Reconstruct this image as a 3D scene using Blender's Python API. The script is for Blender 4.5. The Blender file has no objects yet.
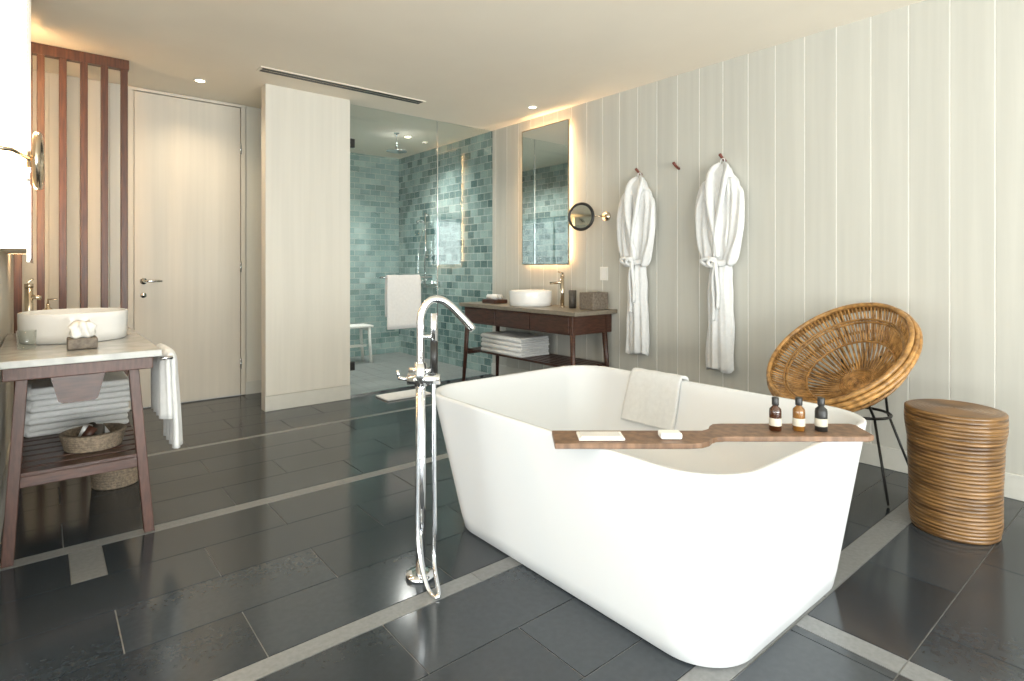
import bpy, bmesh, math, random
from mathutils import Vector, Matrix, noise
random.seed(4)
S=bpy.context.scene
pi=math.pi
# ---------------------------------------------------------------- materials
def mk(name,col,rough=.5,metal=0,var=0,vscale=20,stretch=(1,1,1),bump=0,bscale=60,spec=.5,emit=None,estr=0,col2=None,coat=0,island=0,sheen=0):
    m=bpy.data.materials.new(name); m.use_nodes=True
    nt=m.node_tree; b=nt.nodes['Principled BSDF']
    b.inputs['Base Color'].default_value=(*col,1)
    b.inputs['Roughness'].default_value=rough
    b.inputs['Metallic'].default_value=metal
    b.inputs['Specular IOR Level'].default_value=spec
    b.inputs['Coat Weight'].default_value=coat
    b.inputs['Sheen Weight'].default_value=sheen
    if emit: 
        b.inputs['Emission Color'].default_value=(*emit,1); b.inputs['Emission Strength'].default_value=estr
    tc=nt.nodes.new('ShaderNodeTexCoord'); mp=nt.nodes.new('ShaderNodeMapping')
    mp.inputs['Scale'].default_value=stretch
    nt.links.new(tc.outputs['Object'],mp.inputs[0])
    if var or col2:
        n=nt.nodes.new('ShaderNodeTexNoise'); n.inputs['Scale'].default_value=vscale; n.inputs['Detail'].default_value=5
        nt.links.new(mp.outputs[0],n.inputs['Vector'])
        r=nt.nodes.new('ShaderNodeValToRGB')
        r.color_ramp.elements[0].position=.35; r.color_ramp.elements[1].position=.65
        a=[c*(1-var) for c in col]; c2=col2 if col2 else [min(1,c*(1+var)) for c in col]
        r.color_ramp.elements[0].color=(*a,1); r.color_ramp.elements[1].color=(*c2,1)
        nt.links.new(n.outputs[0],r.inputs[0])
        out=r.outputs[0]
        if island:
            g=nt.nodes.new('ShaderNodeNewGeometry'); mr=nt.nodes.new('ShaderNodeMapRange')
            mr.inputs[3].default_value=1-island; mr.inputs[4].default_value=1+island
            nt.links.new(g.outputs['Random Per Island'],mr.inputs[0])
            hs=nt.nodes.new('ShaderNodeHueSaturation')
            nt.links.new(mr.outputs[0],hs.inputs['Value']); nt.links.new(out,hs.inputs['Color']); out=hs.outputs[0]
        nt.links.new(out,b.inputs['Base Color'])
    if bump:
        n2=nt.nodes.new('ShaderNodeTexNoise'); n2.inputs['Scale'].default_value=bscale; n2.inputs['Detail'].default_value=3
        nt.links.new(mp.outputs[0],n2.inputs['Vector'])
        bp=nt.nodes.new('ShaderNodeBump'); bp.inputs['Strength'].default_value=bump; bp.inputs['Distance'].default_value=.01
        nt.links.new(n2.outputs[0],bp.inputs['Height']); nt.links.new(bp.outputs[0],b.inputs['Normal'])
    return m
M={}
M['plank']=mk('wall_plank',(.50,.49,.44),.6,var=.04,vscale=4,stretch=(5,5,.2),island=.04)
M['groove']=mk('plank_groove',(.80,.79,.75),.7,var=.03)
M['panel']=mk('painted_panel',(.66,.63,.56),.5,var=.025,vscale=4,stretch=(6,6,.2))
M['door']=mk('door_paint',(.64,.585,.50),.5,var=.03,vscale=4,stretch=(6,6,.2))
M['base']=mk('baseboard_paint',(.58,.57,.52),.45,var=.02)
M['ceil']=mk('ceiling_paint',(.84,.77,.66),.8,var=.015,vscale=2)
M['white']=mk('white_plaster',(.75,.74,.7),.6,var=.02)
M['tile']=mk('slate_tile',(.031,.038,.045),.15,var=.07,vscale=45,island=.22,spec=.55)
M['strip']=mk('pale_stone',(.195,.20,.20),.32,var=.10,vscale=60,island=.08)
M['grout']=mk('grout',(.22,.22,.215),.8,var=.08)
M['shfl']=mk('shower_floor',(.24,.25,.245),.3,var=.12,vscale=40)
M['tub']=mk('tub_resin',(.73,.745,.76),.25,var=.006,vscale=3,spec=.45)
M['cer']=mk('white_ceramic',(.82,.81,.79),.12,var=.01,coat=.3)
M['chrome']=mk('chrome',(.80,.81,.83),.07,1,var=.02)
M['brass']=mk('warm_metal',(.62,.52,.40),.18,1,var=.03)
M['wood']=mk('dark_wood',(.060,.024,.015),.35,var=.35,vscale=14,stretch=(1,1,6),bump=.04,island=.15)
M['woodm']=mk('grey_brown_wood',(.085,.038,.027),.42,var=.25,vscale=14,stretch=(6,6,1),island=.12)
M['slat']=mk('slat_wood',(.085,.030,.013),.4,var=.3,vscale=10,stretch=(8,8,.6))
M['caddy']=mk('walnut',(.19,.11,.065),.45,var=.28,vscale=12,stretch=(3,3,1),bump=.03)
M['stone']=mk('counter_stone',(.42,.42,.40),.15,var=.12,vscale=14)
M['stoned']=mk('counter_stone_dark',(.20,.17,.13),.35,var=.1,vscale=30)
M['towel']=mk('towel_cotton',(.75,.75,.74),.9,var=.03,vscale=40,bump=.5,bscale=350,sheen=.1)
M['rattan']=mk('rattan',(.33,.16,.045),.36,var=.35,vscale=30,col2=(.52,.28,.09),island=.2)
M['coil']=mk('rattan_coil',(.12,.056,.018),.28,var=.4,vscale=6,stretch=(1,1,12),col2=(.25,.13,.043))
M['wicker']=mk('taupe_wicker',(.22,.17,.12),.7,var=.3,vscale=80,bump=.6,bscale=120)
M['black']=mk('black_metal',(.015,.014,.013),.4,var=.1)
M['amber']=mk('amber_glass',(.045,.012,.003),.1,var=.1,coat=.5)
M['amber2']=mk('amber_gold_glass',(.20,.085,.015),.1,var=.1,coat=.5)
M['label']=mk('label_paper',(.5,.46,.38),.6,var=.05)
M['peg']=mk('red_wood',(.16,.035,.02),.4,var=.2)
M['dark']=mk('dark_stone',(.06,.05,.04),.5,var=.3,vscale=40,bump=.3)
M['taup']=mk('taupe_stone',(.16,.13,.10),.6,var=.3,vscale=60,bump=.4)
M['paper']=mk('paper',(.8,.78,.74),.8,var=.02)
M['warm']=mk('warm_led',(1,.7,.4),.5,emit=(1,.66,.34),estr=26,var=.01)
M['spotglow']=mk('downlight_glow',(1,.9,.7),.5,emit=(1,.85,.6),estr=12,var=.01)
M['mirror']=mk('mirror_glass',(.90,.92,.90),.015,1,var=.004)
def tile_mat(name,axis,c1,c2,mort,rough,w,h,off=.5):
    m=bpy.data.materials.new(name); m.use_nodes=True; nt=m.node_tree; b=nt.nodes['Principled BSDF']
    tc=nt.nodes.new('ShaderNodeTexCoord'); sp=nt.nodes.new('ShaderNodeSeparateXYZ'); cb=nt.nodes.new('ShaderNodeCombineXYZ')
    nt.links.new(tc.outputs['Object'],sp.inputs[0])
    nt.links.new(sp.outputs[0 if axis=='x' else 1],cb.inputs[0]); nt.links.new(sp.outputs[2],cb.inputs[1])
    br=nt.nodes.new('ShaderNodeTexBrick'); nt.links.new(cb.outputs[0],br.inputs['Vector']); br.offset=off
    br.inputs['Scale'].default_value=1; br.inputs['Brick Width'].default_value=w; br.inputs['Row Height'].default_value=h
    br.inputs['Mortar Size'].default_value=.004; br.inputs['Color1'].default_value=(*c1,1); br.inputs['Color2'].default_value=(*c2,1)
    br.inputs['Mortar'].default_value=(*mort,1); br.inputs['Bias'].default_value=0
    n=nt.nodes.new('ShaderNodeTexNoise'); n.inputs['Scale'].default_value=5; n.inputs['Detail'].default_value=4
    nt.links.new(tc.outputs['Object'],n.inputs['Vector'])
    mx=nt.nodes.new('ShaderNodeMix'); mx.data_type='RGBA'; mx.blend_type='SOFT_LIGHT'; mx.inputs[0].default_value=.6
    nt.links.new(br.outputs['Color'],mx.inputs[6]); nt.links.new(n.outputs[0],mx.inputs[7])
    nt.links.new(mx.outputs[2],b.inputs['Base Color'])
    b.inputs['Roughness'].default_value=rough
    ad=nt.nodes.new('ShaderNodeMath'); ad.operation='SUBTRACT'; nt.links.new(n.outputs[0],ad.inputs[0]); nt.links.new(br.outputs['Fac'],ad.inputs[1])
    bp=nt.nodes.new('ShaderNodeBump'); bp.inputs['Strength'].default_value=.7; bp.inputs['Distance'].default_value=.01
    nt.links.new(ad.outputs[0],bp.inputs['Height']); nt.links.new(bp.outputs[0],b.inputs['Normal'])
    return m
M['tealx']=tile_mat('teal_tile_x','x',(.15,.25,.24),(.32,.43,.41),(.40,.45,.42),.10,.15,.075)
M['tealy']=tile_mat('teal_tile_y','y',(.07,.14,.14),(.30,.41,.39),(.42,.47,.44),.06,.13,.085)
def glass_mat():
    m=bpy.data.materials.new('clear_glass'); m.use_nodes=True; nt=m.node_tree; nt.nodes.clear()
    o=nt.nodes.new('ShaderNodeOutputMaterial'); t=nt.nodes.new('ShaderNodeBsdfTransparent'); t.inputs[0].default_value=(.965,.985,.98,1)
    g=nt.nodes.new('ShaderNodeBsdfGlossy'); g.inputs['Roughness'].default_value=.01
    f=nt.nodes.new('ShaderNodeLayerWeight'); p=nt.nodes.new('ShaderNodeMath'); p.operation='POWER'; p.inputs[1].default_value=4
    nt.links.new(f.outputs['Facing'],p.inputs[0])
    q=nt.nodes.new('ShaderNodeMath'); q.operation='MULTIPLY_ADD'; q.inputs[1].default_value=.7; q.inputs[2].default_value=.05
    nt.links.new(p.outputs[0],q.inputs[0])
    mx=nt.nodes.new('ShaderNodeMixShader'); nt.links.new(q.outputs[0],mx.inputs[0]); nt.links.new(t.outputs[0],mx.inputs[1]); nt.links.new(g.outputs[0],mx.inputs[2])
    nt.links.new(mx.outputs[0],o.inputs[0]); return m
M['glass']=glass_mat()
# ---------------------------------------------------------------- builder
def cat(pts,n=8):
    pts=[Vector(p) for p in pts]; out=[]
    P=[pts[0]*2-pts[1]]+pts+[pts[-1]*2-pts[-2]]
    for i in range(1,len(P)-2):
        a,b,c,d=P[i-1],P[i],P[i+1],P[i+2]
        for k in range(n):
            t=k/n
            out.append(.5*((2*b)+(c-a)*t+(2*a-5*b+4*c-d)*t*t+(3*b-a-3*c+d)*t**3))
    out.append(pts[-1]); return out
def interp(tab,t):
    for i in range(len(tab)-1):
        if t<=tab[i+1][0]:
            k=(t-tab[i][0])/(tab[i+1][0]-tab[i][0]); k=max(0,k); k=k*k*(3-2*k)
            return tab[i][1]*(1-k)+tab[i+1][1]*k
    return tab[-1][1]
class B:
    def __init__(s,name): s.name=name; s.bm=bmesh.new(); s.mats=[]; s.X=Matrix.Identity(4)
    def mi(s,m):
        m=M[m]
        if m not in s.mats: s.mats.append(m)
        return s.mats.index(m)
    def raw(s,vs,fs,mat,smooth=False,X=None):
        T=s.X@X if X is not None else s.X
        bv=[s.bm.verts.new(T@Vector(v)) for v in vs]; i=s.mi(mat)
        for f in fs:
            try:
                F=s.bm.faces.new([bv[k] for k in f]); F.material_index=i; F.smooth=smooth
            except ValueError: pass
    def box(s,lo,hi,mat,bev=0,X=None,seg=2):
        t=bmesh.new(); bmesh.ops.create_cube(t,size=1)
        c=[(a+b)/2 for a,b in zip(lo,hi)]; d=[abs(b-a) for a,b in zip(lo,hi)]
        for v in t.verts: v.co=Vector((v.co.x*d[0]+c[0],v.co.y*d[1]+c[1],v.co.z*d[2]+c[2]))
        if bev: bmesh.ops.bevel(t,geom=t.edges[:],offset=min(bev,min(d)*.45),segments=seg,profile=.5,affect='EDGES')
        t.verts.ensure_lookup_table(); t.verts.index_update()
        s.raw([v.co[:] for v in t.verts],[[v.index for v in f.verts] for f in t.faces],mat,False,X); t.free()
    def loft(s,rings,mat,c0=True,c1=True,smooth=True,closed=True,X=None):
        n=len(rings[0]); vs=[p for r in rings for p in r]; fs=[]
        for i in range(len(rings)-1):
            for j in range(n if closed else n-1):
                k=(j+1)%n; fs.append((i*n+j,i*n+k,(i+1)*n+k,(i+1)*n+j))
        if c0: fs.append(tuple(range(n))[::-1])
        if c1: fs.append(tuple((len(rings)-1)*n+j for j in range(n)))
        s.raw(vs,fs,mat,smooth,X)
    def tube(s,pts,r,mat,seg=8,closed=False,X=None,flat=1.0):
        pts=[Vector(p) for p in pts]; n=len(pts); rings=[]
        T=[]
        for i in range(n):
            if closed: a,b=pts[i-1],pts[(i+1)%n]
            else: a,b=pts[max(0,i-1)],pts[min(n-1,i+1)]
            T.append((b-a).normalized())
        up=Vector((0,0,1)) if abs(T[0].z)<.9 else Vector((1,0,0))
        N=(up-T[0]*up.dot(T[0])).normalized()
        for i in range(n):
            N=(N-T[i]*N.dot(T[i])).normalized(); Bn=T[i].cross(N)
            rr=r[min(i,len(r)-1)] if isinstance(r,(list,tuple)) else r
            rings.append([pts[i]+N*math.cos(2*pi*k/seg)*rr+Bn*math.sin(2*pi*k/seg)*rr*flat for k in range(seg)])
        if closed: rings.append(rings[0]); s.loft(rings,mat,False,False,True,True,X)
        else: s.loft(rings,mat,True,True,True,True,X)
    def cyl(s,a,b,r,mat,seg=20,r2=None,X=None):
        s.tube([a,b],[r,r2 if r2 else r],mat,seg,X=X)
    def lathe(s,prof,c,mat,seg=36,sx=1,sy=1,X=None,caps=True):
        rings=[[(c[0]+r*sx*math.cos(2*pi*k/seg),c[1]+r*sy*math.sin(2*pi*k/seg),c[2]+z) for k in range(seg)] for r,z in prof]
        s.loft(rings,mat,caps,caps,True,True,X)
    def grid(s,f,nu,nv,mat,X=None,smooth=True):
        vs=[f(i/nu,j/nv) for i in range(nu+1) for j in range(nv+1)]
        fs=[(i*(nv+1)+j,i*(nv+1)+j+1,(i+1)*(nv+1)+j+1,(i+1)*(nv+1)+j) for i in range(nu) for j in range(nv)]
        s.raw(vs,fs,mat,smooth,X)
    def done(s,solid=0):
        bmesh.ops.recalc_face_normals(s.bm,faces=s.bm.faces)
        xs=[v.co for v in s.bm.verts]
        c=Vector(((min(v.x for v in xs)+max(v.x for v in xs))/2,(min(v.y for v in xs)+max(v.y for v in xs))/2,min(v.z for v in xs)))
        if s.name.startswith(('wall','floor','ceiling','shower_w','baseboard')): c=Vector((0,0,0))
        for v in s.bm.verts: v.co-=c
        me=bpy.data.meshes.new(s.name); s.bm.to_mesh(me); s.bm.free()
        for m in s.mats: me.materials.append(m)
        o=bpy.data.objects.new(s.name,me); o.location=c; S.collection.objects.link(o)
        if solid:
            md=o.modifiers.new('s','SOLIDIFY'); md.thickness=solid; md.offset=0
        return o
# ---------------------------------------------------------------- room dims
XR=3.9; XL=-.15; YB=5.75; YG=5.05; YS=7.2; ZC=2.72; YF=-3.4; XW=-3.2; YL=2.3
b=B('floor')
b.box((XW,YF,-.06),(XR,YG,-.003),'grout'); b.box((XW,YG,-.06),(1.66,YB,-.003),'grout')
g=.0022
def tilebox(x0,x1,y0,y1,m):
    if x1-x0<.02: return
    b.raw([(x0+g,y0+g,0),(x1-g,y0+g,0),(x1-g,y1-g,0),(x0+g,y1-g,0),(x0+g,y0+g,-.004),(x1-g,y0+g,-.004),(x1-g,y1-g,-.004),(x0+g,y1-g,-.004)],
      [(0,1,2,3),(0,4,5,1),(1,5,6,2),(2,6,7,3),(3,7,4,0)],m)
L=.686
rows=[]
y=.87; k=0
while y>YF: rows.append((max(YF,y-.3),y,.2 if k%2 else .54)); y-=.3; k+=1
rows+=[(.97,1.15,.883),(1.15,1.45,.54),(1.45,1.75,.883),(1.83,2.13,.54),(2.13,2.425,.2),(2.425,2.72,.54),(2.72,3.02,.2),
 (3.10,3.395,.76),(3.395,3.68,.42),(3.68,3.965,.76),(3.965,4.25,.42),(4.30,4.6,.76),(4.6,4.9,.42),(4.9,5.2,.76),(5.2,5.5,.42),(5.5,5.75,.76)]
for y0,y1,o in rows:
    segs=[(XW,XR)]
    if y0>4.8: 
        if y0<YG: segs=[(XW,1.66),(1.66,XR)]
        else: segs=[(XW,1.66)]
    if y1<=.87: segs=[(XW,1.95),(2.04,XR)]; tilebox(1.95,2.04,y0,y1,'strip')
    if abs(y0-2.72)<.01: segs=[(XW,.09),(.20,XR)]; tilebox(.09,.20,y0,y1,'strip')
    for a,c in segs:
        yy1=min(y1,YG) if a>=1.66 and y0>4.8 else y1
        x=o-L*8
        while x<c:
            x0=max(x,a); x1=min(x+L,c)
            if x1>x0: tilebox(x0,x1,y0,yy1,'tile')
            x+=L
for y0,y1 in ((.87,.97),(1.75,1.83),(3.02,3.10),(4.25,4.30)):
    x=XW
    while x<XR: tilebox(x,min(x+.9,XR),y0,y1,'strip'); x+=.9
b.done()
b=B('floor_shower'); b.box((1.66,YG,-.06),(XR,YS,-.001),'shfl')
for i in range(12):
    for j in range(11):
        x0=1.76+i*.18; y0=YG+.02+j*.195
        b.box((x0+.002,y0+.002,-.002),(min(x0+.178,XR),min(y0+.193,YS),.002),'shfl')
b.done()
b=B('ceiling'); b.box((XW,YF,ZC),(XR+.1,YS+.1,ZC+.1),'ceil'); b.done()
b=B('ceiling_air_slot')
b.box((1.28,4.53,ZC-.006),(2.72,4.65,ZC),'ceil'); 
b.box((1.30,4.545,ZC-.008),(2.70,4.583,ZC-.005),'black'); b.box((1.30,4.597,ZC-.008),(2.70,4.635,ZC-.005),'black'); b.done()
b=B('wall_right'); b.box((XR-.012,YF,0),(XR+.1,YG,ZC),'groove')
y=YF; 
while y<YG-.01:
    y1=min(y+.195,YG); b.raw([(XR-.015,y+.004,0),(XR-.015,y1-.004,0),(XR-.015,y1-.004,ZC),(XR-.015,y+.004,ZC),(XR-.012,y+.003,0),(XR-.012,y1-.003,0),(XR-.012,y1-.003,ZC),(XR-.012,y+.003,ZC)],[(0,1,2,3),(0,4,7,3),(1,5,6,2),(0,1,5,4)],'plank'); y+=.195
b.done()
XF=XR-.015
b=B('wall_shower_right'); b.box((XR-.015,YG,0),(XR+.1,YS+.1,ZC),'tealy'); b.done()
b=B('wall_shower_back'); b.box((1.66,YS,0),(XR-.015,YS+.1,ZC),'tealx'); b.done()
b=B('wall_shower_left'); b.box((1.66,YG,0),(1.76,YS,ZC),'tealy'); b.done()
b=B('wall_partition'); b.box((1.433,4.95,0),(2.17,YG,ZC),'panel')
b.box((1.434,4.938,.13),(2.169,4.951,ZC),'panel',bev=.002)
b.box((1.43,4.934,0),(2.172,4.951,.126),'base',bev=.003); b.done()
b=B('wall_back'); b.box((XL-.1,YB,0),(1.66,YB+.1,ZC),'panel')
x=XL
while x<.56: b.box((x+.003,YB-.012,0),(min(x+.195,.56)-.002,YB+.001,ZC),'panel',bev=.002); x+=.195
b.done()
b=B('door_1')
b.box((.56,YB-.035,.005),(.60,YB,ZC-.03),'door',bev=.003)
b.box((1.44,YB-.035,.005),(1.48,YB,ZC-.03),'door',bev=.003)
b.box((.56,YB-.035,ZC-.03),(1.48,YB,ZC-.004),'door',bev=.003)
b.box((.605,YB-.025,.01),(1.435,YB,ZC-.035),'door',bev=.003)
for z in (.3,1.2,2.3): b.cyl((1.437,YB-.04,z-.05),(1.437,YB-.04,z+.05),.008,'chrome')
b.cyl((.67,YB-.025,1.08),(.67,YB-.04,1.08),.027,'chrome')
b.cyl((.67,YB-.025,.96),(.67,YB-.035,.96),.022,'chrome')
b.tube([(.67,YB-.03,1.08),(.67,YB-.075,1.08),(.685,YB-.085,1.08),(.80,YB-.085,1.08)],.011,'chrome')
b.done()
b=B('trim_1'); b.box((1.49,YB-.015,.0),(1.655,YB,ZC-.004),'panel',bev=.003); b.box((1.485,YB-.02,0),(1.658,YB-.014,.12),'base'); b.done()
b=B('wall_left'); b.box((XL-.1,YL,0),(XL,YB,ZC),'panel'); b.box((XW,YL,0),(XL-.1,YL+.1,ZC),'panel'); b.done()
b=B('baseboard_right'); b.box((XF-.012,YF,0),(XF,YG,.13),'base',bev=.004); b.done()
b=B('baseboard_left'); b.box((XL,YL,0),(XL+.014,YB,.13),'base',bev=.004); b.done()
def winwall(wn,win,axis,pos,a0,a1,w0,w1,z0,z1,s):
    b=B(wn)
    def bx(p,q,za,zb):
        if axis=='y': b.box((p,pos,za),(q,pos+s*.12,zb),'white')
        else: b.box((pos,p,za),(pos+s*.12,q,zb),'white')
    bx(a0,w0,0,ZC); bx(w1,a1,0,ZC); bx(w0,w1,0,z0); bx(w0,w1,z1,ZC); b.done()
    b=B(win)
    def fr(p,q,za,zb,m='black'):
        if axis=='y': b.box((p,pos+s*.03,za),(q,pos+s*.08,zb),m,bev=.003)
        else: b.box((pos+s*.03,p,za),(pos+s*.08,q,zb),m,bev=.003)
    fr(w0,w1,z0,z0+.05); fr(w0,w1,z1-.05,z1)
    n=3
    for i in range(n+1):
        p=w0+(w1-w0-.05)*i/n; fr(p,p+.05,z0+.05,z1-.05)
    if axis=='y': b.box((w0+.05,pos+s*.05,z0+.05),(w1-.05,pos+s*.056,z1-.05),'glass')
    else: b.box((pos+s*.05,w0+.05,z0+.05),(pos+s*.056,w1-.05,z1-.05),'glass')
    b.done()
winwall('wall_front','window_1','y',YF,XW,XR,-2.8,3.5,.12,2.6,-1)
winwall('wall_side','window_2','x',XW,YF,YL,-3.0,2.0,.12,2.6,-1)
b=B('slatted_wood_screen')
b.box((XL+.005,YG-.03,ZC-.075),(.50,YG+.03,ZC-.003),'slat',bev=.003)
b.box((XL+.005,YG-.03,.0),(.50,YG+.03,.06),'slat',bev=.003)
for i in range(6):
    x=XL+.03+i*.118; b.box((x-.020,YG-.028,.06),(x+.022,YG+.028,ZC-.075),'slat',bev=.003)
b.done()
b=B('shower_glass_screen')
b.box((2.185,YG-.02,.012),(3.155,YG-.01,ZC-.01),'glass'); b.box((3.163,YG-.02,.012),(XF-.006,YG-.01,ZC-.01),'glass')
b.box((3.155,YG-.021,.012),(3.163,YG-.009,ZC-.01),'chrome')
b.box((2.175,YG-.03,.0),(XF-.004,YG,.012),'chrome')
for z in (.28,2.35): b.box((2.172,YG-.035,z-.04),(2.25,YG+.005,z+.04),'black',bev=.003)
yb=YG-.075
b.tube([(2.50,YG-.02,1.10),(2.50,yb,1.10),(3.05,yb,1.10),(3.05,YG-.02,1.10)],.009,'chrome')
b.tube([(3.05,YG+.0,1.0),(3.05,YG+.05,1.0),(3.05,YG+.05,1.3),(3.05,YG,1.3)],.009,'chrome')
b.done()
def drape(name,path,width,along,mat='towel',amp=.006,k=3,thick=.012,ph=0,skew=0):
    b=B(name); P=cat(path,6); al=Vector(along).normalized(); n=len(P)-1
    def f(u,v):
        i=u*n; i0=int(min(i,n-1)); p=P[i0].lerp(P[i0+1],i-i0)
        T=(P[min(i0+1,n)]-P[max(i0-1,0)]).normalized(); N=T.cross(al)
        w=amp*math.sin(v*k*2*pi+ph+u*1.5)*(.4+abs(u-.5)*1.6)
        return p+al*((v-.5)*width*(1+.03*math.sin(u*9)))+N*w+Vector((0,0,skew*(v-.5)*(u>.97)))
    b.grid(f,n,28,mat); return b.done(solid=thick)
drape('hand_towel',[(2.73,yb-.022,.60),(2.73,yb-.02,.9),(2.73,yb-.019,1.09),(2.73,yb,1.117),(2.73,yb+.019,1.09),(2.73,yb+.020,.95),(2.73,yb+.020,.72)],.36,(1,0,0),amp=.002)
b=B('rain_shower_head'); b.cyl((3.1,5.8,2.52),(3.1,5.8,ZC-.002),.011,'chrome'); b.lathe([(.02,.03),(.11,.012),(.115,0),(.1,-.004)],(3.1,5.8,2.505),'chrome'); b.cyl((3.1,5.8,ZC-.012),(3.1,5.8,ZC-.001),.03,'chrome'); b.done()
b=B('shower_rail'); xx=XF-.05
b.cyl((xx,6.4,1.0),(xx,6.4,1.9),.011,'chrome')
for z in (1.03,1.87): b.cyl((xx,6.4,z),(XF,6.4,z),.014,'chrome')
b.box((xx-.03,6.2,.98),(XF,6.6,1.03),'chrome',bev=.01)
b.tube(cat([(xx,6.4,1.75),(xx-.06,6.4,1.80),(xx-.12,6.4,1.77)]),[.012]*16+[.03],'chrome')
b.tube(cat([(xx-.02,6.42,1.72),(xx-.05,6.5,1.3),(xx-.05,6.45,.75),(xx-.03,6.4,1.0)]),.006,'chrome'); b.done()
b=B('shower_stool')
for i in range(4): b.box((2.78,6.58+i*.075,.45),(3.20,6.645+i*.075,.475),'white',bev=.005)
for x,dx in ((2.83,-.03),(3.15,.03)):
    for y in (6.61,6.85): b.tube([(x,y,.45),(x+dx,y,.0025)],.02,'white')
    b.box((x-.015,6.6,.41),(x+.015,6.86,.45),'white'); 
b.box((2.83,6.70,.2),(3.16,6.73,.23),'white'); b.done()
b=B('bath_mat'); b.box((2.38,4.62,.001),(2.83,4.86,.018),'towel',bev=.006); b.done()
# ---------------------------------------------------------------- bathtub
def rr(cx,cy,hx,hy,r,z,n=14):
    pts=[]
    for q,(sx,sy) in enumerate(((1,1),(-1,1),(-1,-1),(1,-1))):
        for k in range(n+1):
            a=q*pi/2+k/n*pi/2
            pts.append((cx+sx*(hx-r)+r*math.cos(a),cy+sy*(hy-r)+r*math.sin(a),z))
    return pts
RH=.615
def lr(a,b,z): return a+(b-a)*z/RH
def cxo(z): return lr(1.950,1.98,z)
def cyo(z): return lr(1.565,1.605,z)
def hxo(z): return lr(.465,.590,z)
def hyo(z): return lr(.695,.808,z)
def ro(z): return lr(.18,.225,z)
b=B('bathtub'); rings=[]
def ring_o(z,ins,zz=None): rings.append(rr(cxo(z),cyo(z),hxo(z)-ins,hyo(z)-ins,max(.07,ro(z)-ins),z if zz is None else zz))
ring_o(0,.03,0); ring_o(0,.012,.003); ring_o(.01,.003)
for i in range(1,13): ring_o(.02+(RH-.032)*i/12,0)
ring_o(RH,.002,RH-.003); ring_o(RH,.008); ring_o(RH,.021); ring_o(RH,.028,RH-.004)
def hin(z):
    t=(RH-z)/(RH-.14); return .031+.02*t+.12*t**5
for i in range(14):
    z=RH-.012-(RH-.012-.14)*i/13; ring_o(z,hin(z))
rings.append(rr(1.94,1.58,.22,.42,.12,.125)); rings.append(rr(1.94,1.58,.08,.2,.07,.12))
b.loft(rings,'tub'); b.cyl((1.94,1.58,.119),(1.94,1.58,.127),.03,'chrome'); 
b.done()
def xin(z): return cxo(z)+hxo(z)-hin(z)
xo=cxo(RH)+hxo(RH); G=.014
drape('bath_towel',[(xo+.000,1.86,.47),(xo+.016,1.86,.55),(xo+.016,1.86,RH-.004),(xo+.004,1.86,RH+.012),(xo-.014,1.86,RH+.015),(xo-.034,1.86,RH+.010),(xin(.58)-G,1.86,.58),(xin(.5)-G,1.86,.5),(xin(.42)-G,1.86,.42),(xin(.37)-G,1.86,.37)],.32,(0,1,0),amp=.002,thick=.016)
# caddy
e=Vector((.77,-.638,0)); nn=Vector((.638,.77,0)); O=Vector((1.30,1.357,0))+nn*.018
XC=Matrix(((e.x,nn.x,0,O.x),(e.y,nn.y,0,O.y),(0,0,1,RH+.001),(0,0,0,1)))
b=B('bath_caddy')
poly=[(0,-.065),(.43,-.065),(.475,-.058),(.505,-.038),(.525,-.010),(.545,.006),(.575,.012),(1.055,.012),(1.08,.025),(1.095,.155),(1.08,.172),(.62,.172),(.585,.165),(.565,.14),(.55,.105),(.52,.083),(0,.083)]
t=bmesh.new(); vs=[t.verts.new((p[0],p[1],0)) for p in poly]; f=t.faces.new(vs)
r_=bmesh.ops.extrude_face_region(t,geom=[f]); 
for v in [q for q in r_['geom'] if isinstance(q,bmesh.types.BMVert)]: v.co.z=.018
bmesh.ops.bevel(t,geom=t.edges[:],offset=.002,segments=1,affect='EDGES')
t.verts.index_update(); b.raw([v.co[:] for v in t.verts],[[v.index for v in f.verts] for f in t.faces],'caddy',False,XC); t.free()
b.done()
CZ=RH+.0195
b=B('soap_bar'); b.box((.35,-.03,.0195),(.42,.02,.040),'paper',bev=.006,X=XC); b.done()
b=B('paper_wrapped_card'); b.box((.08,-.04,.0195),(.23,.04,.027),'paper',bev=.002,X=XC); b.box((.09,-.03,.027),(.22,.03,.030),'cer',bev=.001,X=XC); b.done()
def bottle(name,x,y,z,m):
    b=B(name)
    b.lathe([(.016,0),(.020,.002),(.020,.066),(.0185,.075),(.0095,.084),(.0085,.09)],(x,y,z),m,24)
    b.lathe([(.0112,.088),(.0115,.089),(.0115,.112),(.0105,.114)],(x,y,z),'black',20)
    b.lathe([(.0204,.018),(.0205,.0185),(.0205,.044),(.0204,.0445)],(x,y,z),'label',24,caps=False)
    b.done()
for (q,w),m in zip(((.775,.085),(.855,.082),(.93,.078)),('amber','amber2','black')):
    p=XC@Vector((q,w,0)); bottle('toiletry_bottle',p.x,p.y,CZ,m)
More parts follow.
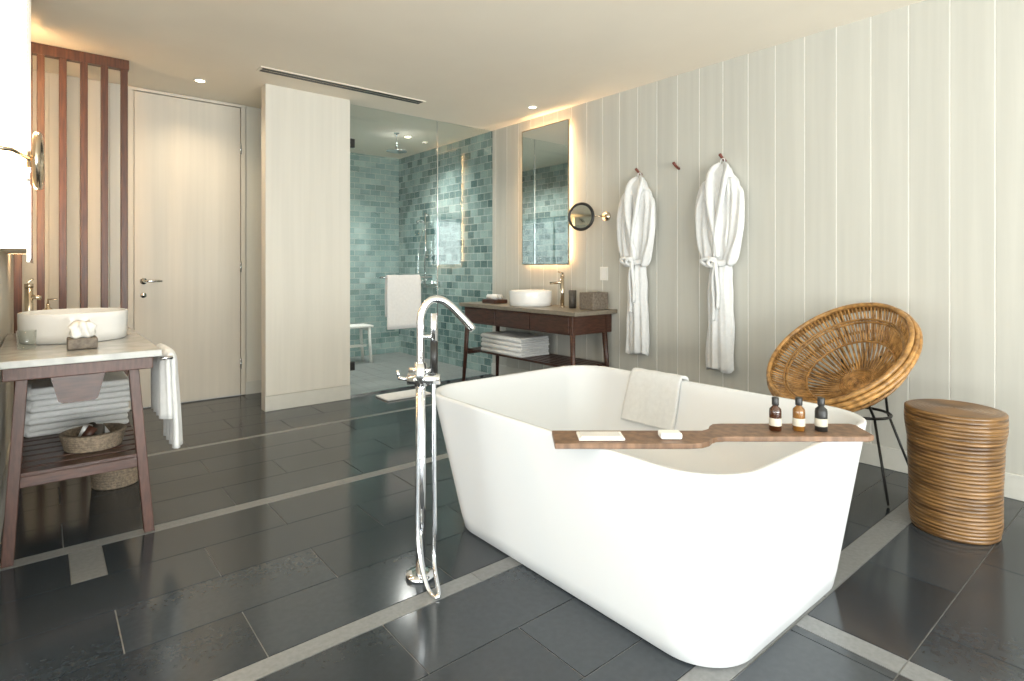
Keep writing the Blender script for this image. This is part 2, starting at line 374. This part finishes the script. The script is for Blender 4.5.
# ---------------------------------------------------------------- tub filler
fx,fy=1.135,1.93
b=B('tub_filler_faucet')
b.lathe([(.055,0),(.058,.004),(.056,.014),(.03,.018)],(fx,fy,.001),'chrome')
b.cyl((fx,fy,.01),(fx,fy,.80),.019,'chrome')
rt=Vector((.771,-.637,0))
b.tube([Vector((fx,fy,.765))-rt*.05,Vector((fx,fy,.765))+rt*.075],.021,'chrome',20)
b.tube([Vector((fx,fy,.80))-rt*.045,Vector((fx,fy,.80))+rt*.045],.012,'chrome',16)
b.cyl((fx,fy,.74),(fx,fy,.83),.024,'chrome')
b.tube([Vector((fx,fy,.765))-rt*.05,Vector((fx,fy,.77))-rt*.085],.008,'chrome')
b.tube([Vector((fx,fy,.77))-rt*.083,Vector((fx,fy,.80))-rt*.09],.006,'chrome')
d=Vector((.93,-.36,0)).normalized()
F=Vector((fx,fy,0))
pts=[F+Vector((0,0,.8)),F+Vector((0,0,.95)),F+Vector((0,0,1.0)),F+d*.012+Vector((0,0,1.04)),F+d*.04+Vector((0,0,1.07)),F+d*.078+Vector((0,0,1.072)),F+d*.115+Vector((0,0,1.05)),F+d*.16+Vector((0,0,1.005)),F+d*.21+Vector((0,0,.95))]
b.tube(cat(pts,6),.0155,'chrome',14)
h=F+rt*.052
b.tube([h+Vector((0,0,.79)),h+Vector((0,0,.91))],.0145,'black',14)
b.tube([h+Vector((0,0,.91)),h+Vector((0,0,1.02))],.0135,'chrome',14)
b.tube([F+Vector((0,0,.93)),h+Vector((0,0,.93))],.008,'chrome')
b.tube(cat([h+Vector((0,0,.79)),h+Vector((0,0,.5)),h+rt*.002+Vector((0,0,.2)),h-rt*.01+Vector((0,-.02,.06)),F+rt*.018+Vector((-.04,-.16,.012)),F-rt*.010+Vector((-.03,-.12,.02)),F-rt*.03+Vector((0,-.04,.15)),F-rt*.02+Vector((0,-.02,.45)),F-rt*.012+Vector((0,-.02,.75))],10),.0085,'chrome',10)
b.done()
# ---------------------------------------------------------------- rattan chair
nz=Vector((-.58,.25,.72)).normalized(); C=Vector((3.34,1.275,.735))
ax=Vector((0,1,0)); ax=(ax-nz*ax.dot(nz)).normalized(); ay=nz.cross(ax)
XM=Matrix(((ax.x,ay.x,nz.x,C.x),(ax.y,ay.y,nz.y,C.y),(ax.z,ay.z,nz.z,C.z),(0,0,0,1)))
R=.375; D=.25
def hz(r): return -D*(1-(r/R)**1.9)
b=B('rattan_bowl_chair')
def ring(r,z,rad,m='rattan',seg=8,n=72): b.tube([(r*math.cos(2*pi*k/n),r*math.sin(2*pi*k/n),z) for k in range(n)],rad,m,seg,closed=True,X=XM)
N=52
q_=R/.42
for i in range(N):
    a=2*pi*i/N
    ca,sa=math.cos(a),math.sin(a)
    b.tube([(r*q_*ca,r*q_*sa,hz(r*q_)) for r in (.06,.12,.18,.24,.30,.35,.39,.415)],.0058,'rattan',6,X=XM)
    a2=a+pi/N; ca,sa=math.cos(a2),math.sin(a2)
    b.tube([(r*q_*ca,r*q_*sa,hz(r*q_)) for r in (.26,.30,.35,.39,.415)],.0052,'rattan',6,X=XM)
    b.tube([(r*q_*ca,r*q_*sa,hz(r*q_*.97)-.045) for r in (.16,.25,.33,.39,.43)],.0052,'rattan',6,X=XM)
for r,z,q in ((.425,.004,.013),(.44,-.018,.012),(.443,-.042,.012),(.36,hz(.36*q_)+.008,.0065),(.348,hz(.348*q_)+.008,.0065),(.26,hz(.26*q_)+.008,.006),(.35,hz(.34*q_)-.055,.009),(.2,hz(.19*q_)-.055,.009)): ring(r*q_,z,q)
for k in range(9): ring(.008+k*.0105,hz(.008+k*.0105)+.006,.0062,n=32)
hub=C-nz*(D+.05)
def ringw(c,r,z,rad): b.tube([(c.x+r*math.cos(2*pi*k/40),c.y+r*math.sin(2*pi*k/40),z) for k in range(40)],rad,'black',8,closed=True)
hx_,hy_=hub.x-.04,hub.y
ringw(Vector((hx_,hy_,0)),.14,.40,.008)
for sx,sy in ((1,1),(1,-1),(-1,1),(-1,-1)):
    top=Vector((hx_+sx*.099,hy_+sy*.099,.40)); foot=Vector((hx_+sx*.22,hy_+sy*.20,.008))
    b.tube([foot,top],.007,'black',8)
    b.tube([top,C-nz*(D*.62+.03)+ay*(-sx*.15)+ax*(sy*.11)],.007,'black',8)
b.done()
# ---------------------------------------------------------------- rattan drum stool
b=B('rattan_drum_stool'); Hs=.55; nc=34; prof=[(.15,0)]
tab=[(0,.162),(.12,.170),(.35,.170),(.7,.176),(.9,.187),(1,.186)]
for i in range(nc):
    for k in range(6):
        a=-pi/2+pi*(k+.5)/6; t=(i+.5+.5*math.sin(a))/nc
        prof.append((interp(tab,t)+.0045*math.cos(a),t*Hs))
for k in range(10):
    r=.182-k*.0182; prof+= [(r,Hs+.001),(r-.009,Hs+.004),(max(.001,r-.0182),Hs+.001)]
b.lathe(prof,(3.235,.725,.001),'coil',56); b.done()
# ---------------------------------------------------------------- robes
def robe(name,yc,zt,sc,seed):
    b=B(name); X0=XF-.012; Ht=1.50*sc
    WT=.48
    W=[(0,.035),(.04,.075),(.10,.13),(.16,.148),(.28,.138),(.40,.105),(WT,.074),(.53,.088),(.62,.096),(.8,.103),(1,.106)]
    Dp=[(0,.03),(.06,.05),(.15,.06),(.35,.065),(WT,.045),(.55,.055),(1,.05)]
    Cc=[(0,0),(.3,0),(WT,.005),(.7,.008),(1,.01)]
    rings=[]; ns=80; nzr=70
    for i in range(nzr+1):
        t=i/nzr; z=zt-Ht*t; w=interp(W,t); d=interp(Dp,t); c=interp(Cc,t); ring_=[]
        fold=.14+.35*abs(t-WT) if t>.1 else .06
        for k in range(ns):
            a=2*pi*k/ns
            q=1+fold*(.6*math.sin(7*a+seed+1.5*t)+.5*math.sin(11*a+seed*2-2*t))*(1 if math.sin(a)>-.2 else .2)
            nzv=noise.noise(Vector((math.cos(a)*2,math.sin(a)*2+seed,t*7)))*.14
            yy=yc+c+w*math.cos(a)*(1+nzv); dd=.004+d+d*math.sin(a)*(q+nzv)
            zz=z+(.012*math.sin(3*a+seed) if i==nzr else 0)
            ring_.append((X0-max(.003,dd),yy,zz))
        rings.append(ring_)
    b.loft(rings,'towel')
    for sd in (-1,1):
        rs=[]
        P=cat([(X0-.065,yc+sd*.095,zt-.13),(X0-.09,yc+sd*.135,zt-.25),(X0-.095,yc+sd*.137,zt-.42),(X0-.09,yc+sd*.115,zt-.60),(X0-.08,yc+sd*.085+.01,zt-.72)],7)
        for i,p in enumerate(P):
            t=i/(len(P)-1); w=.045+.010*math.sin(t*3); rs.append([(p.x-.030*math.sin(2*pi*k/24)*(1+.35*math.sin(k*1.3+t*6)),p.y+w*math.cos(2*pi*k/24),p.z+.02*math.sin(t*15+k*.3)) for k in range(24)])
        b.loft(rs,'towel')
        P=cat([(X0-.05,yc+sd*.012,zt+.0),(X0-.08,yc+sd*.052,zt-.04),(X0-.12,yc+sd*.055,zt-.14),(X0-.143,yc+sd*.035,zt-.32),(X0-.14,yc+.004,zt-.50),(X0-.118,yc-sd*.015+.008,zt-.68)],7)
        b.tube(P,[.018+.016*math.sin(pi*min(1,i/(len(P)-1)*1.1)) for i in range(len(P))],'towel',10,flat=.6)
    zb=zt-Ht*WT
    b.tube([(X0-.058-.054*math.sin(2*pi*k/36),yc+.006+.086*math.cos(2*pi*k/36),zb+.006*math.sin(k)) for k in range(36)],.022,'towel',8,closed=True,flat=.5)
    kx=X0-.128
    b.tube(cat([(kx,yc+.0,zb+.02),(kx-.02,yc+.03,zb+.03),(kx-.02,yc+.055,zb),(kx-.015,yc+.03,zb-.025),(kx,yc,zb-.01)],5),.014,'towel',8)
    b.tube(cat([(kx,yc+.0,zb),(kx-.02,yc+.05,zb+.03),(kx-.02,yc+.11,zb+.015),(kx-.01,yc+.06,zb-.02),(kx,yc,zb)],5),.014,'towel',8)
    b.tube(cat([(kx-.01,yc,zb),(kx-.012,yc+.02,zb-.12),(kx-.004,yc+.015,zb-.30),(kx-.002,yc+.022,zb-.42)],5),.018,'towel',8,flat=.6)
    b.tube(cat([(kx-.01,yc,zb),(kx-.016,yc-.012,zb-.10),(kx-.01,yc-.02,zb-.22),(kx-.008,yc-.015,zb-.33)],5),.018,'towel',8,flat=.6)
    b.tube(cat([(X0-.045,yc-.02,zt-.02),(X0-.04,yc-.012,zt+.035),(X0-.04,yc+.012,zt+.035),(X0-.045,yc+.02,zt-.02)],5),.004,'towel',6)
    b.done()
robe('bathrobe',2.975,1.94,.97,1.3)
robe('bathrobe',2.225,1.95,1.0,4.1)
for y,z in ((2.995,1.995),(2.63,1.995),(2.235,2.0)):
    b=B('robe_peg'); b.tube([(XF,y,z-.02),(XF-.04,y,z-.005),(XF-.075,y,z+.02)],[.011,.010,.012],'peg',12); b.done()
# ---------------------------------------------------------------- right vanity
VX=3.35; V0,V1=3.25,4.92; VZ=.83
b=B('vanity_table')
b.box((VX,V0,VZ-.035),(XF-.003,V1,VZ),'stoned',bev=.003)
b.box((VX+.03,V0+.06,VZ-.20),(XF-.01,V1-.06,VZ-.037),'wood',bev=.004)
for i in range(3):
    a=V0+.09+i*.50; b.box((VX+.015,a,VZ-.185),(VX+.034,a+.48,VZ-.05),'wood',bev=.004)
for y,dy in ((V0+.09,-.05),(V1-.09,.05)):
    for x,dx in ((VX+.06,-.03),(XF-.09,.03)):
        b.tube([(x,y,VZ-.05),(x+dx,y+dy,.0)],[.034,.021],'wood',4)
    b.box((VX+.06,y+dy*.55-.015,.30),(XF-.06,y+dy*.55+.015,.34),'wood',bev=.003)
for i in range(7):
    x=VX+.06+i*.062; b.box((x,V0+.07,.34),(x+.045,V1-.07,.36),'wood',bev=.003)
b.done()
def folded(name,cx,cy,z,wx,wy,n,h=.045):
    b=B(name)
    for i in range(n):
        j=(random.random()-.5)*.015
        zz=z+i*h
        b.box((cx-wx/2+j,cy-wy/2,zz),(cx+wx/2+j,cy+wy/2,zz+h*.46),'towel',bev=.012,seg=3)
        b.box((cx-wx/2+j+.004,cy-wy/2+.003,zz+h*.46),(cx+wx/2+j-.004,cy+wy/2-.003,zz+h*.98),'towel',bev=.012,seg=3)
        b.tube([(cx-wx/2+j+.012,cy-wy/2+.01,zz+h*.48),(cx-wx/2+j+.012,cy+wy/2-.01,zz+h*.48)],h*.46,'towel',12)
    b.done()
folded('folded_towels',VX+.24,4.3,.3605,.36,.62,4,.045)
def basin(name,x,y,z,r,h,sy=1):
    b=B(name); b.lathe([(r*.95,0),(r*.975,.004),(r*.99,h*.3),(r,h*.8),(r,h-.005),(r-.003,h),(r-.010,h),(r-.013,h-.005),(r*.90,h*.5),(r*.8,h*.25),(r*.3,h*.16),(.02,h*.15)],(x,y,z),'cer',56,sy=sy)
    b.cyl((x,y,z+h*.15),(x,y,z+h*.15+.006),.022,'chrome'); b.done()
basin('vessel_basin',3.62,4.10,VZ+.0005,.205,.145,1.0)
def tap(name,x,y,z,dx,dy,m='chrome',h=.28):
    b=B(name); b.lathe([(.027,0),(.028,.003),(.026,.01),(.02,.012)],(x,y,z),m,24); b.cyl((x,y,z+.005),(x,y,z+h),.019,m)
    b.tube([(x,y,z+h*.82),(x+dx,y+dy,z+h*.78)],.012,m,12)
    b.cyl((x,y,z+h),(x,y,z+h+.02),.020,m); b.tube([(x,y,z+h+.02),(x-dx*.1,y-dy*.1,z+h+.03),(x+dx*.35,y+dy*.35,z+h+.045)],.006,m); b.done()
tap('basin_tap',3.70,3.75,VZ+.0005,-.06,.10,'brass',.28)
b=B('tumbler'); b.lathe([(.028,0),(.033,.002),(.035,.16),(.033,.16),(.031,.01),(.001,.008)],(3.68,3.60,VZ+.001),'dark',28); b.done()
b=B('tissue_box'); b.box((3.62,3.30,VZ+.001),(3.82,3.46,VZ+.15),'taup',bev=.006)
b.box((3.68,3.35,VZ+.148),(3.76,3.41,VZ+.153),'black'); b.done()
b=B('toiletry_tray'); b.box((3.50,4.50,VZ+.001),(3.66,4.72,VZ+.04),'wood',bev=.005)
b.tube([(3.55,4.54,VZ+.065),(3.55,4.68,VZ+.065)],.026,'towel',16); b.tube([(3.605,4.54,VZ+.065),(3.605,4.68,VZ+.065)],.026,'towel',16); b.done()
b=B('backlit_mirror'); XMf=XF-.05
b.box((XMf,3.80,1.22),(XMf+.014,4.48,2.60),'brass',bev=.002)
b.box((XMf-.002,3.812,1.232),(XMf+.001,4.468,2.588),'mirror')
b.box((XMf+.014,3.86,1.28),(XF,4.42,2.54),'white')
for lo,hi in (((XMf+.018,3.84,1.28),(XF-.006,3.86,2.54)),((XMf+.018,4.42,1.28),(XF-.006,4.44,2.54)),((XMf+.018,3.86,2.54),(XF-.006,4.42,2.56)),((XMf+.018,3.86,1.26),(XF-.006,4.42,1.28))): b.box(lo,hi,'warm')
b.done()
def magm(name,wall,x,y,z,s,r=.105):
    b=B(name); b.tube([(wall,y,z),(wall-s*.02,y,z)],.04,'brass',24)
    b.tube([(wall-s*.02,y,z),(wall-s*.10,y+.03,z),(x,y+.17,z)],.008,'brass',10)
    b.tube([(x,y+.17,z-.03),(x,y+.17,z+.03)],.012,'brass',12)
    a=Vector((-s*.85,-.30,0)).normalized(); u=Vector((0,0,1)); w=a.cross(u); c=Vector((x,y+.17,z))+a*.02
    def cp(rad,o): return [c+a*o+u*rad*math.cos(2*pi*k/40)+w*rad*math.sin(2*pi*k/40) for k in range(40)]
    b.tube(cp(r,0),.014,'black',10,closed=True)
    b.loft([cp(r,-.006),cp(r,.004)],'brass',smooth=False); b.loft([cp(r-.008,.0045),cp(r-.008,.0055)],'mirror',smooth=False); b.done()
magm('magnifying_mirror',XF,3.74,3.37,1.65,1,.115)
b=B('light_switch'); b.box((XF-.008,3.36,1.08),(XF,3.45,1.20),'white',bev=.003); b.box((XF-.011,3.385,1.10),(XF-.007,3.425,1.18),'cer',bev=.002); b.done()
# ---------------------------------------------------------------- left vanity
LX=.42; L0,L1=2.975,4.22; LZ=.83
b=B('vanity_table')
b.box((XL+.004,L0,LZ-.03),(LX,L1,LZ),'stone',bev=.003)
b.box((XL+.03,L0+.03,LZ-.085),(LX-.03,L1-.03,LZ-.032),'woodm',bev=.004)
pp=[(.03,LZ-.084),(.215,LZ-.084),(.20,LZ-.15),(.19,LZ-.19),(.175,LZ-.20),(.07,LZ-.20),(.055,LZ-.19),(.045,LZ-.15)]
for yy in (L0+.05,L1-.07):
    n=len(pp); b.raw([(p[0],yy,p[1]) for p in pp]+[(p[0],yy+.02,p[1]) for p in pp],[tuple(range(n)),tuple(range(n,2*n))[::-1]]+[(i,(i+1)%n,n+(i+1)%n,n+i) for i in range(n)],'wood')
for y,dy in ((L0+.09,-.005),(L1-.09,.03)):
    for x,dx in ((-.06,-.045),(LX-.10,.06)):
        b.box((-.02,-.02,0),(.02,.02,1),'woodm',bev=.003,X=Matrix(((1,0,-dx,x+dx),(0,1,-dy,y+dy),(0,0,LZ-.08,.0),(0,0,0,1))))
    b.box((-.08,y-.012,.30),(LX-.075,y+.012,.345),'wood',bev=.003)
for i in range(12):
    y=L0+.075+i*.092; b.box((-.09,y,.345),(LX-.05,y+.07,.362),'wood',bev=.003)
b.tube([(LX-.002,L0+.03,.785),(LX+.04,L0+.03,.785),(LX+.04,L1-.5,.785),(LX-.002,L1-.5,.785)],.008,'chrome')
b.done()
folded('folded_towels',.16,3.85,.3625,.42,.40,4,.06)
xt=LX+.04
drape('hanging_towel',[(xt+.035,3.17,.36),(xt+.032,3.17,.5),(xt+.022,3.17,.68),(xt+.018,3.17,.775),(xt,3.17,.806),(xt-.018,3.17,.775),(xt-.02,3.17,.68),(xt-.015,3.17,.5)],.29,(0,1,0),amp=.014,k=3.5,thick=.018)
basin('vessel_basin',.135,3.68,LZ+.0005,.225,.145)
tap('basin_tap',-.05,4.0,LZ+.0005,.05,-.02,'brass',.26)
b=B('glass_tumbler'); b.lathe([(.03,0),(.034,.003),(.036,.085),(.0335,.085),(.0315,.006),(.001,.005)],(-.05,3.36,LZ+.001),'glass',28); b.done()
b=B('tissue_holder'); b.box((.09,3.19,LZ+.001),(.20,3.31,LZ+.05),'taup',bev=.006)
rings=[]
for i,(r,z) in enumerate(((.035,.045),(.042,.06),(.038,.08),(.045,.10),(.03,.118))):
    rings.append([(.145+(r*(1+.3*math.sin(5*2*pi*k/30+i)))*math.cos(2*pi*k/30),3.25+r*(1+.3*math.sin(5*2*pi*k/30+i))*math.sin(2*pi*k/30),LZ+.004+z+.006*math.sin(3*2*pi*k/30)) for k in range(30)])
b.loft(rings,'paper'); b.done()
b=B('soap_dispenser'); b.lathe([(.025,0),(.028,.003),(.028,.13),(.01,.145),(.01,.165)],(.03,4.08,LZ+.001),'brass',24); b.tube([(.03,4.08,LZ+.16),(.03,4.08,LZ+.19),(.07,4.06,LZ+.19)],.005,'brass'); b.done()
b=B('amenity_basket')
prof=[(.10,0)]
for i in range(7):
    for k in range(4):
        a=-pi/2+pi*(k+.5)/4; t=(i+.5+.5*math.sin(a))/7; prof.append((.105+.02*t+.005*math.cos(a),.075*t))
prof+=[(.112,.078),(.105,.02),(.001,.018)]
b.lathe(prof,(.19,3.30,.3625),'wicker',40)
for q in range(5):
    a=q*1.25; b.tube([(.19+.05*math.cos(a),3.30+.05*math.sin(a),.395),(.19+.02*math.cos(a+1),3.30+.02*math.sin(a+1),.455)],.024,('towel','dark','towel','wood','dark')[q],12)
b.done()
b=B('waste_basket'); prof=[(.10,0)]
for i in range(18):
    for k in range(4):
        a=-pi/2+pi*(k+.5)/4; t=(i+.5+.5*math.sin(a))/18; prof.append((.105+.02*t+.004*math.cos(a),.26*t))
prof+=[(.118,.262),(.108,.03),(.001,.02)]
b.lathe(prof,(.32,3.84,.001),'wicker',40); b.done()
b=B('backlit_mirror'); XMl=XL+.115
b.box((XMl-.012,3.15,1.22),(XMl,4.65,2.66),'chrome',bev=.002); b.box((XMl-.001,3.162,1.232),(XMl+.002,4.638,2.648),'mirror')
b.box((XL,3.22,1.28),(XMl-.012,4.58,2.6),'panel')
b.box((XL+.008,3.195,1.28),(XMl-.02,3.22,2.6),'warm'); b.box((XL+.008,4.58,1.28),(XMl-.02,4.605,2.6),'warm'); b.done()
b=B('magnifying_mirror'); z=1.61
b.cyl((XL,2.62,z),(XL+.02,2.62,z),.04,'brass'); b.tube([(XL+.02,2.62,z),(XL+.07,2.64,z),(-.03,2.85,z)],.008,'brass')
b.tube([(-.03,2.85,z-.03),(-.03,2.85,z+.03)],.012,'brass')
cc=Vector((-.008,2.87,z)); a=Vector((.998,-.06,0)).normalized(); u=Vector((0,0,1)); w=a.cross(u)
def cp(rad,o): return [cc+a*o+u*rad*math.cos(2*pi*k/40)+w*rad*math.sin(2*pi*k/40) for k in range(40)]
b.tube(cp(.10,0),.013,'brass',10,closed=True); b.loft([cp(.10,-.006),cp(.10,.004)],'brass',smooth=False); b.loft([cp(.092,.0045),cp(.092,.0055)],'mirror',smooth=False); b.done()
# ---------------------------------------------------------------- lights
def area(name,loc,aim,sx,sy,p,col=(1,1,1)):
    l=bpy.data.lights.new(name,'AREA'); l.shape='RECTANGLE'; l.size=sx; l.size_y=sy; l.energy=p; l.color=col
    o=bpy.data.objects.new(name,l); o.location=loc; o.rotation_euler=Vector(aim).to_track_quat('-Z','Y').to_euler(); S.collection.objects.link(o)
area('window_daylight_front',(.35,YF-.25,1.35),(0,1,.05),6,2.3,230,(.95,.975,1))
area('terrace_bounce_front',(.35,YF-.7,.35),(0,1,.8),6,1.4,580,(1,.975,.93))  # added fill lamp, low and tilted up to brighten the ceiling; no terrace modelled
area('window_daylight_side',(XW-.25,-.5,1.35),(1,0,.05),5,2.3,65,(.92,.97,1))
area('terrace_bounce_side',(XW-.7,-.5,.35),(1,0,.8),5,1.4,260,(1,.975,.93))  # second added upward fill for the ceiling, from the side; an invented source
def spot(x,y,p,ang=80,col=(1,.80,.55)):
    b=B('ceiling_downlight'); b.lathe([(.045,-.004),(.05,-.003),(.05,0),(.045,0)],(x,y,ZC-.0005),'white',24); b.lathe([(.032,-.0055),(.034,-.005),(.034,-.003)],(x,y,ZC),'spotglow',20); b.done()
    l=bpy.data.lights.new('downlight_lamp','SPOT'); l.energy=p; l.color=col; l.spot_size=math.radians(ang); l.spot_blend=.9; l.shadow_soft_size=.05
    o=bpy.data.objects.new('downlight_lamp',l); o.location=(x,y,ZC-.02); S.collection.objects.link(o)
spot(3.6,4.05,55,120); spot(1.0,5.2,38,140); spot(.2,3.7,45,140); spot(3.3,5.9,135,140,(1,.98,.94)); spot(2.4,6.3,135,140,(1,.98,.94))
w=bpy.data.worlds.new('World'); S.world=w; w.use_nodes=True
w.node_tree.nodes['Background'].inputs[0].default_value=(.92,.96,1,1); w.node_tree.nodes['Background'].inputs[1].default_value=1.6
cam=bpy.data.cameras.new('camera'); co=bpy.data.objects.new('camera',cam); S.collection.objects.link(co)
co.location=(0,0,1.2); co.rotation_euler=(pi/2,0,-math.radians(39.57))
cam.sensor_width=36; cam.lens=570/1024*36; cam.shift_y=-73.5/1024; cam.clip_start=.02
S.camera=co
S.view_settings.view_transform='Standard'; S.view_settings.look='None'; S.view_settings.exposure=0
